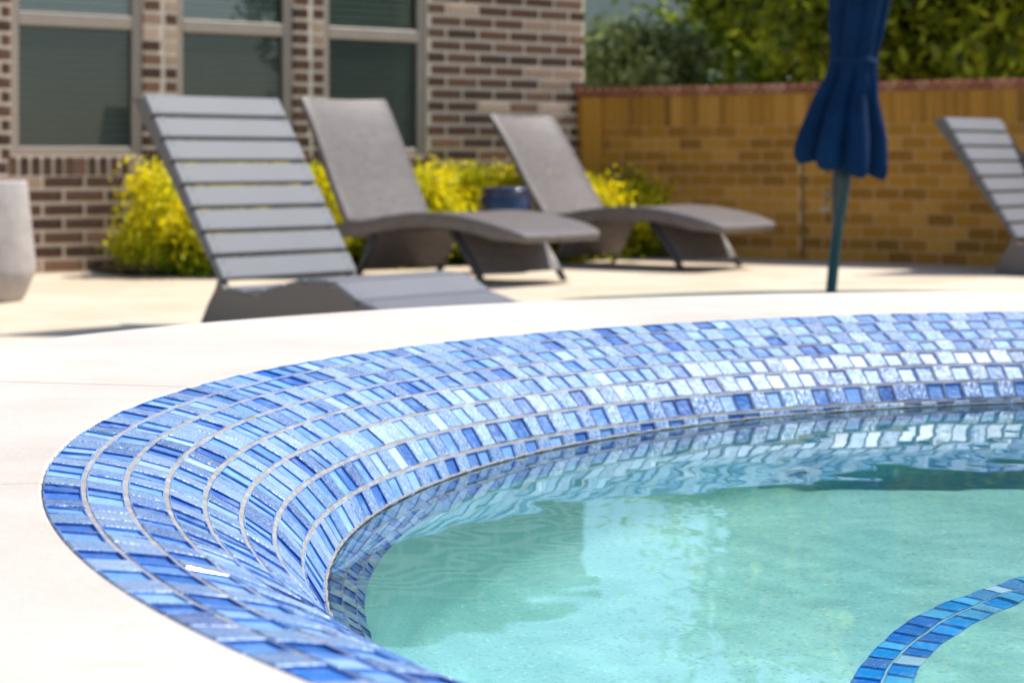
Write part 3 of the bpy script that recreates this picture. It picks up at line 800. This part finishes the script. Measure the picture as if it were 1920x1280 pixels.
t = NT('wicker'); uvn = t.n.new('ShaderNodeUVMap'); uvn.uv_map = 'UVMap'
br = t.n.new('ShaderNodeTexBrick'); br.inputs['Scale'].default_value = 1.0; br.offset = .5
br.inputs['Brick Width'].default_value = .046; br.inputs['Row Height'].default_value = .0165; br.inputs['Mortar Size'].default_value = .0024; br.inputs['Mortar Smooth'].default_value = .6
br.inputs['Color1'].default_value = (.20, .172, .165, 1); br.inputs['Color2'].default_value = (.15, .126, .118, 1); br.inputs['Mortar'].default_value = (.04, .032, .028, 1)
t.l.new(uvn.outputs[0], br.inputs['Vector']); t.base(br.outputs['Color']); t.set(Roughness=.48)
inv = t.math('SUBTRACT', 1.0, br.outputs['Fac']); t.bump(inv, .8, .004); M_WICK = t.m
M_WLEG = plain('dark_resin_leg', (.05, .042, .038, 1), .4, .1, 20)
def strip(prof_, y0, y1, th, name, parent, mat, sag=0.0, ny=9, foot=False):
    """woven slab following a side profile (x,z), with thickness below, UV in metres"""
    P = [Vector((px, 0, pz)) for px, pz in prof_]; n = len(P); nor = []
    for i in range(n):
        d = (P[min(i+1, n-1)]-P[max(i-1, 0)]).normalized(); nor.append(Vector((-d.z, 0, d.x)))
    if nor[n//2].z < 0: nor = [-q for q in nor]
    bm = bmesh.new(); uvl = bm.loops.layers.uv.new('UVMap'); arc = [0]
    for i in range(1, n): arc.append(arc[-1]+(P[i]-P[i-1]).length)
    T = []; B = []
    for i in range(n):
        T.append([]); B.append([])
        for j in range(ny):
            u = j/(ny-1); y = y0+(y1-y0)*u; s = sag*(1-(2*u-1)**2)
            e_ = max(0, 1-arc[i]/.16) if foot else 0
            y += (.5-u)*.10*e_*e_; tk = th*(1-.45*e_)
            T[-1].append(bm.verts.new(P[i]+Vector((0, y, 0))-nor[i]*s)); B[-1].append(bm.verts.new(P[i]+Vector((0, y, 0))-nor[i]*tk))
    def q(vs, uvs):
        f = bm.faces.new(vs); f.smooth = True
        for l, uv in zip(f.loops, uvs): l[uvl].uv = uv
    for i in range(n-1):
        for j in range(ny-1):
            ya, yb = (y1-y0)*j/(ny-1), (y1-y0)*(j+1)/(ny-1)
            q((T[i][j], T[i+1][j], T[i+1][j+1], T[i][j+1]), ((ya, arc[i]), (ya, arc[i+1]), (yb, arc[i+1]), (yb, arc[i])))
            q((B[i][j+1], B[i+1][j+1], B[i+1][j], B[i][j]), ((yb, arc[i]), (yb, arc[i+1]), (ya, arc[i+1]), (ya, arc[i])))
        for j in (0, ny-1):
            vs = (T[i][j], B[i][j], B[i+1][j], T[i+1][j]); uv = ((arc[i], 0), (arc[i], th), (arc[i+1], th), (arc[i+1], 0))
            q(vs if j == 0 else vs[::-1], uv if j == 0 else uv[::-1])
    for i in (0, n-1):
        for j in range(ny-1):
            ya, yb = (y1-y0)*j/(ny-1), (y1-y0)*(j+1)/(ny-1)
            vs = (T[i][j], T[i][j+1], B[i][j+1], B[i][j]); q(vs if i == 0 else vs[::-1], ((ya, 0), (yb, 0), (yb, th), (ya, th)))
    bmesh.ops.recalc_face_normals(bm, faces=bm.faces)
    o = bm_obj(name, bm, mat, parent)
    md = o.modifiers.new('edge', 'BEVEL'); md.width = .008; md.segments = 2; md.limit_method = 'ANGLE'; md.angle_limit = math.radians(50)
    return o
def spl(pts, n=5):
    out = []
    for i in range(len(pts)-1):
        p0 = Vector(pts[max(i-1, 0)]); p1 = Vector(pts[i]); p2 = Vector(pts[i+1]); p3 = Vector(pts[min(i+2, len(pts)-1)])
        for j in range(n):
            u = j/n; q = .5*((2*p1)+(p2-p0)*u+(2*p0-5*p1+4*p2-p3)*u*u+(3*p1-p0-3*p2+p3)*u**3); out.append(tuple(q))
    out.append(tuple(pts[-1])); return out
def wicker_lounger(x, y, rz, label, back=((-1.18, .300), (-1.29, .50), (-1.39, .70), (-1.475, .86), (-1.535, .955))):
    """origin: near corner of the foot end on the floor; local -x runs back to the head, +y to the far side"""
    o = empty('wicker_lounger', (x, y, 0), rz, label, 'lounger', 'brown wicker loungers'); wd = .68
    seat = spl([(.0, .250), (-.05, .272), (-.14, .297), (-.28, .325), (-.45, .348), (-.66, .354), (-.88, .335), (-1.08, .302), (-1.26, .285)])
    strip(seat, 0, wd, .075, 'seat', o, M_WICK, .006, foot=True)
    back = spl(list(back))
    strip([(a, b) for a, b in back], .02, wd-.02, .035, 'backrest', o, M_WICK, .018)
    # woven leg boxes, splayed, and dark feet
    for xt, xb, zt in ((-.46, -.25, .272), (-1.00, -1.13, .245)):
        bm = bmesh.new(); uvl = bm.loops.layers.uv.new('UVMap'); hb = .055; xm = xb+(xt-xb)*hb/zt
        top = [(xt-.03, .035, zt), (xt+.03, .035, zt), (xt+.03, wd-.035, zt), (xt-.03, wd-.035, zt)]
        bot = [(xm-.022, .045, hb), (xm+.022, .045, hb), (xm+.022, wd-.045, hb), (xm-.022, wd-.045, hb)]
        vt = [bm.verts.new(p) for p in top]; vb = [bm.verts.new(p) for p in bot]
        for i in range(4):
            f = bm.faces.new((vb[i], vb[(i+1) % 4], vt[(i+1) % 4], vt[i])); L = (vb[(i+1) % 4].co-vb[i].co).length
            for l, uv in zip(f.loops, ((0, 0), (L, 0), (L, .2), (0, .2))): l[uvl].uv = uv
        bm.faces.new(list(reversed(vb))); bmesh.ops.recalc_face_normals(bm, faces=bm.faces)
        bm_obj('leg_panel', bm, M_WICK, o)
        for yy in (.032, wd-.032):
            bm = bmesh.new(); tube(bm, [(xt, yy, zt), (xm, yy, hb), (xb, yy, .0)], [.024, .019, .016], 10)
            bm_obj('leg', bm, M_WLEG, o, True)
    return o
Lw = (.76, -.65)
wicker_lounger(.037, 9.42, frame(Lw), 'brown wicker lounger in the middle, left of the blue stool')
wicker_lounger(1.13, 10.75, frame((.80, -.60)), 'brown wicker lounger right of the blue stool by the garden wall', ((-1.18, .300), (-1.31, .485), (-1.425, .665), (-1.525, .81), (-1.595, .895)))

# blue garden stool
t = NT('cobalt_glaze'); t.base(t.ramp(t.noise(18, 4), [(.3, (.003, .006, .03)), (.7, (.008, .018, .075))])); t.set(Roughness=.12, Coat_Weight=1.0, Coat_Roughness=.03)
stool = empty('garden_stool', (-.035, 10.8, 0), 0, 'dark blue glazed drum stool between the two wicker loungers', 'stool')
bm = bmesh.new(); lathe(bm, [(.001, 0), (.115, 0), (.125, .012), (.152, .12), (.163, .23), (.155, .34), (.140, .415), (.132, .43), (.137, .437), (.137, .452), (.125, .464), (.06, .470), (.001, .471)], 48)
bmesh.ops.recalc_face_normals(bm, faces=bm.faces); bm_obj('body', bm, t.m, stool, True)
bm = bmesh.new()
for k in range(24):
    for z in (.05, .40):
        a = 2*math.pi*k/24; r = .1375 if z < .1 else .1445
        bmesh.ops.create_icosphere(bm, subdivisions=1, radius=.007, matrix=Matrix.Translation((r*math.cos(a), r*math.sin(a), z)))
bm_obj('stud_band', bm, t.m, stool, True)

# concrete planter at the left edge
t = NT('grey_concrete'); t.base(t.ramp(t.noise(14, 6, .6), [(.3, (.30, .27, .255)), (.7, (.40, .365, .345))])); t.set(Roughness=.8); t.bump(t.noise(60), .3, .002)
pl = empty('planter', (-2.35, 8.62, 0), 0, 'tapered pale grey concrete planter at the left edge of the deck', 'planter')
bm = bmesh.new(); lathe(bm, [(.001, 0), (.20, 0), (.215, .012), (.262, .12), (.265, .14), (.228, .51), (.224, .525), (.200, .525), (.196, .515), (.20, .47), (.001, .468)], 64)
bmesh.ops.recalc_face_normals(bm, faces=bm.faces); bm_obj('pot', bm, t.m, pl, True)
bm = bmesh.new(); lathe(bm, [(.199, .475), (.1, .487), (.001, .490)], 32); bm_obj('soil', bm, bpy.data.materials['mulch'], pl, True)

# furled umbrella
t = NT('navy_canvas'); t.base(t.ramp(t.noise(9, 5), [(.3, (.0009, .015, .054)), (.7, (.002, .028, .09))])); t.set(Roughness=.8); t.p.inputs['Specular IOR Level'].default_value = .15
t.bump(t.noise(700, 2), .15, .001); M_NAVY = t.m
M_POLE = plain('teal_pole_paint', (.013, .032, .045, 1), .35, .1, 10)
um = empty('furled_umbrella', (1.16, 7.5, -.42), 0, 'closed navy blue umbrella on a leaning pole in the pool', 'umbrella')
um.rotation_euler = (0, math.radians(5.6), 0)
def uo(z): return z+.42
bm = bmesh.new(); tube(bm, [(0, 0, 0), (0, 0, uo(2.35))], [.021, .021], 16); bm_obj('pole', bm, M_POLE, um, True)
bm = bmesh.new(); lathe(bm, [(.021, uo(.405)), (.029, uo(.415)), (.032, uo(.50)), (.036, uo(.52)), (.036, uo(.67)), (.021, uo(.68))], 20); bm_obj('crank_housing', bm, M_POLE, um, True)
bm = bmesh.new(); tube(bm, [(-.025, 0, uo(.49)), (-.05, 0, uo(.49)), (-.05, 0, uo(.425)), (-.07, 0, uo(.425))], [.006]*4, 8)
bm_obj('crank_handle', bm, plain('handle_grey', (.35, .38, .38, 1), .4, .05, 5), um, True)
bm = bmesh.new(); lathe(bm, [(.001, .0), (.24, .0), (.24, .05), (.05, .07), (.03, .22), (.0215, .22)], 32); bm_obj('base', bm, M_POLE, um, True)
# canopy: deep folds, pinched at the tie
seg = 160; prs = [(.615, .168), (.63, .182), (.66, .183), (.71, .170), (.78, .148), (.86, .122), (.93, .100), (.975, .090), (1.0, .088), (1.03, .092), (1.10, .104), (1.25, .118), (1.45, .12), (1.7, .105), (2.0, .075), (2.25, .035)]
bm = bmesh.new(); rings = []
lob = [random.uniform(.75, 1.2) for _ in range(16)]
for z, r in prs:
    ring = []; dep = .42 if z < .95 else (.15 if z < 1.05 else .30)
    for k in range(seg):
        a = 2*math.pi*k/seg; fz = 8*a+.9*math.sin(3*z)
        fold = abs(math.sin(fz/2+.4*math.sin(a*2)))**.8; lb = lob[int((fz/(2*math.pi)) % 8)]
        rr = r*(1-dep+dep*fold*lb); zz = z
        if z < .67: zz = z-.035*fold*lb+.03*math.sin(a*1+.5)-.03*math.cos(a)
        ring.append(bm.verts.new((rr*math.cos(a)-.012*(z < .9), rr*math.sin(a), uo(zz))))
    rings.append(ring)
for a, b in zip(rings, rings[1:]):
    for k in range(seg): bm.faces.new((a[k], a[(k+1) % seg], b[(k+1) % seg], b[k]))
bm.faces.new(rings[-1])
bm_obj('canopy', bm, M_NAVY, um, True)
bm = bmesh.new(); rg = []
for dz, dr in ((-.016, .0), (-.012, .004), (.012, .004), (.016, 0)):
    rg.append([bm.verts.new(((.088+dr)*math.cos(2*math.pi*k/40), (.088+dr)*math.sin(2*math.pi*k/40), uo(.995)+dz)) for k in range(40)])
for a, b in zip(rg, rg[1:]):
    for k in range(40): bm.faces.new((a[k], a[(k+1) % 40], b[(k+1) % 40], b[k]))
bm_obj('tie_strap', bm, M_NAVY, um, True)
bm = bmesh.new(); box(bm, .050, .066, -.085, -.080, uo(.80), uo(.985)); box(bm, .028, .04, -.092, -.087, uo(.88), uo(.985)); bm_obj('strap_end', bm, M_NAVY, um)
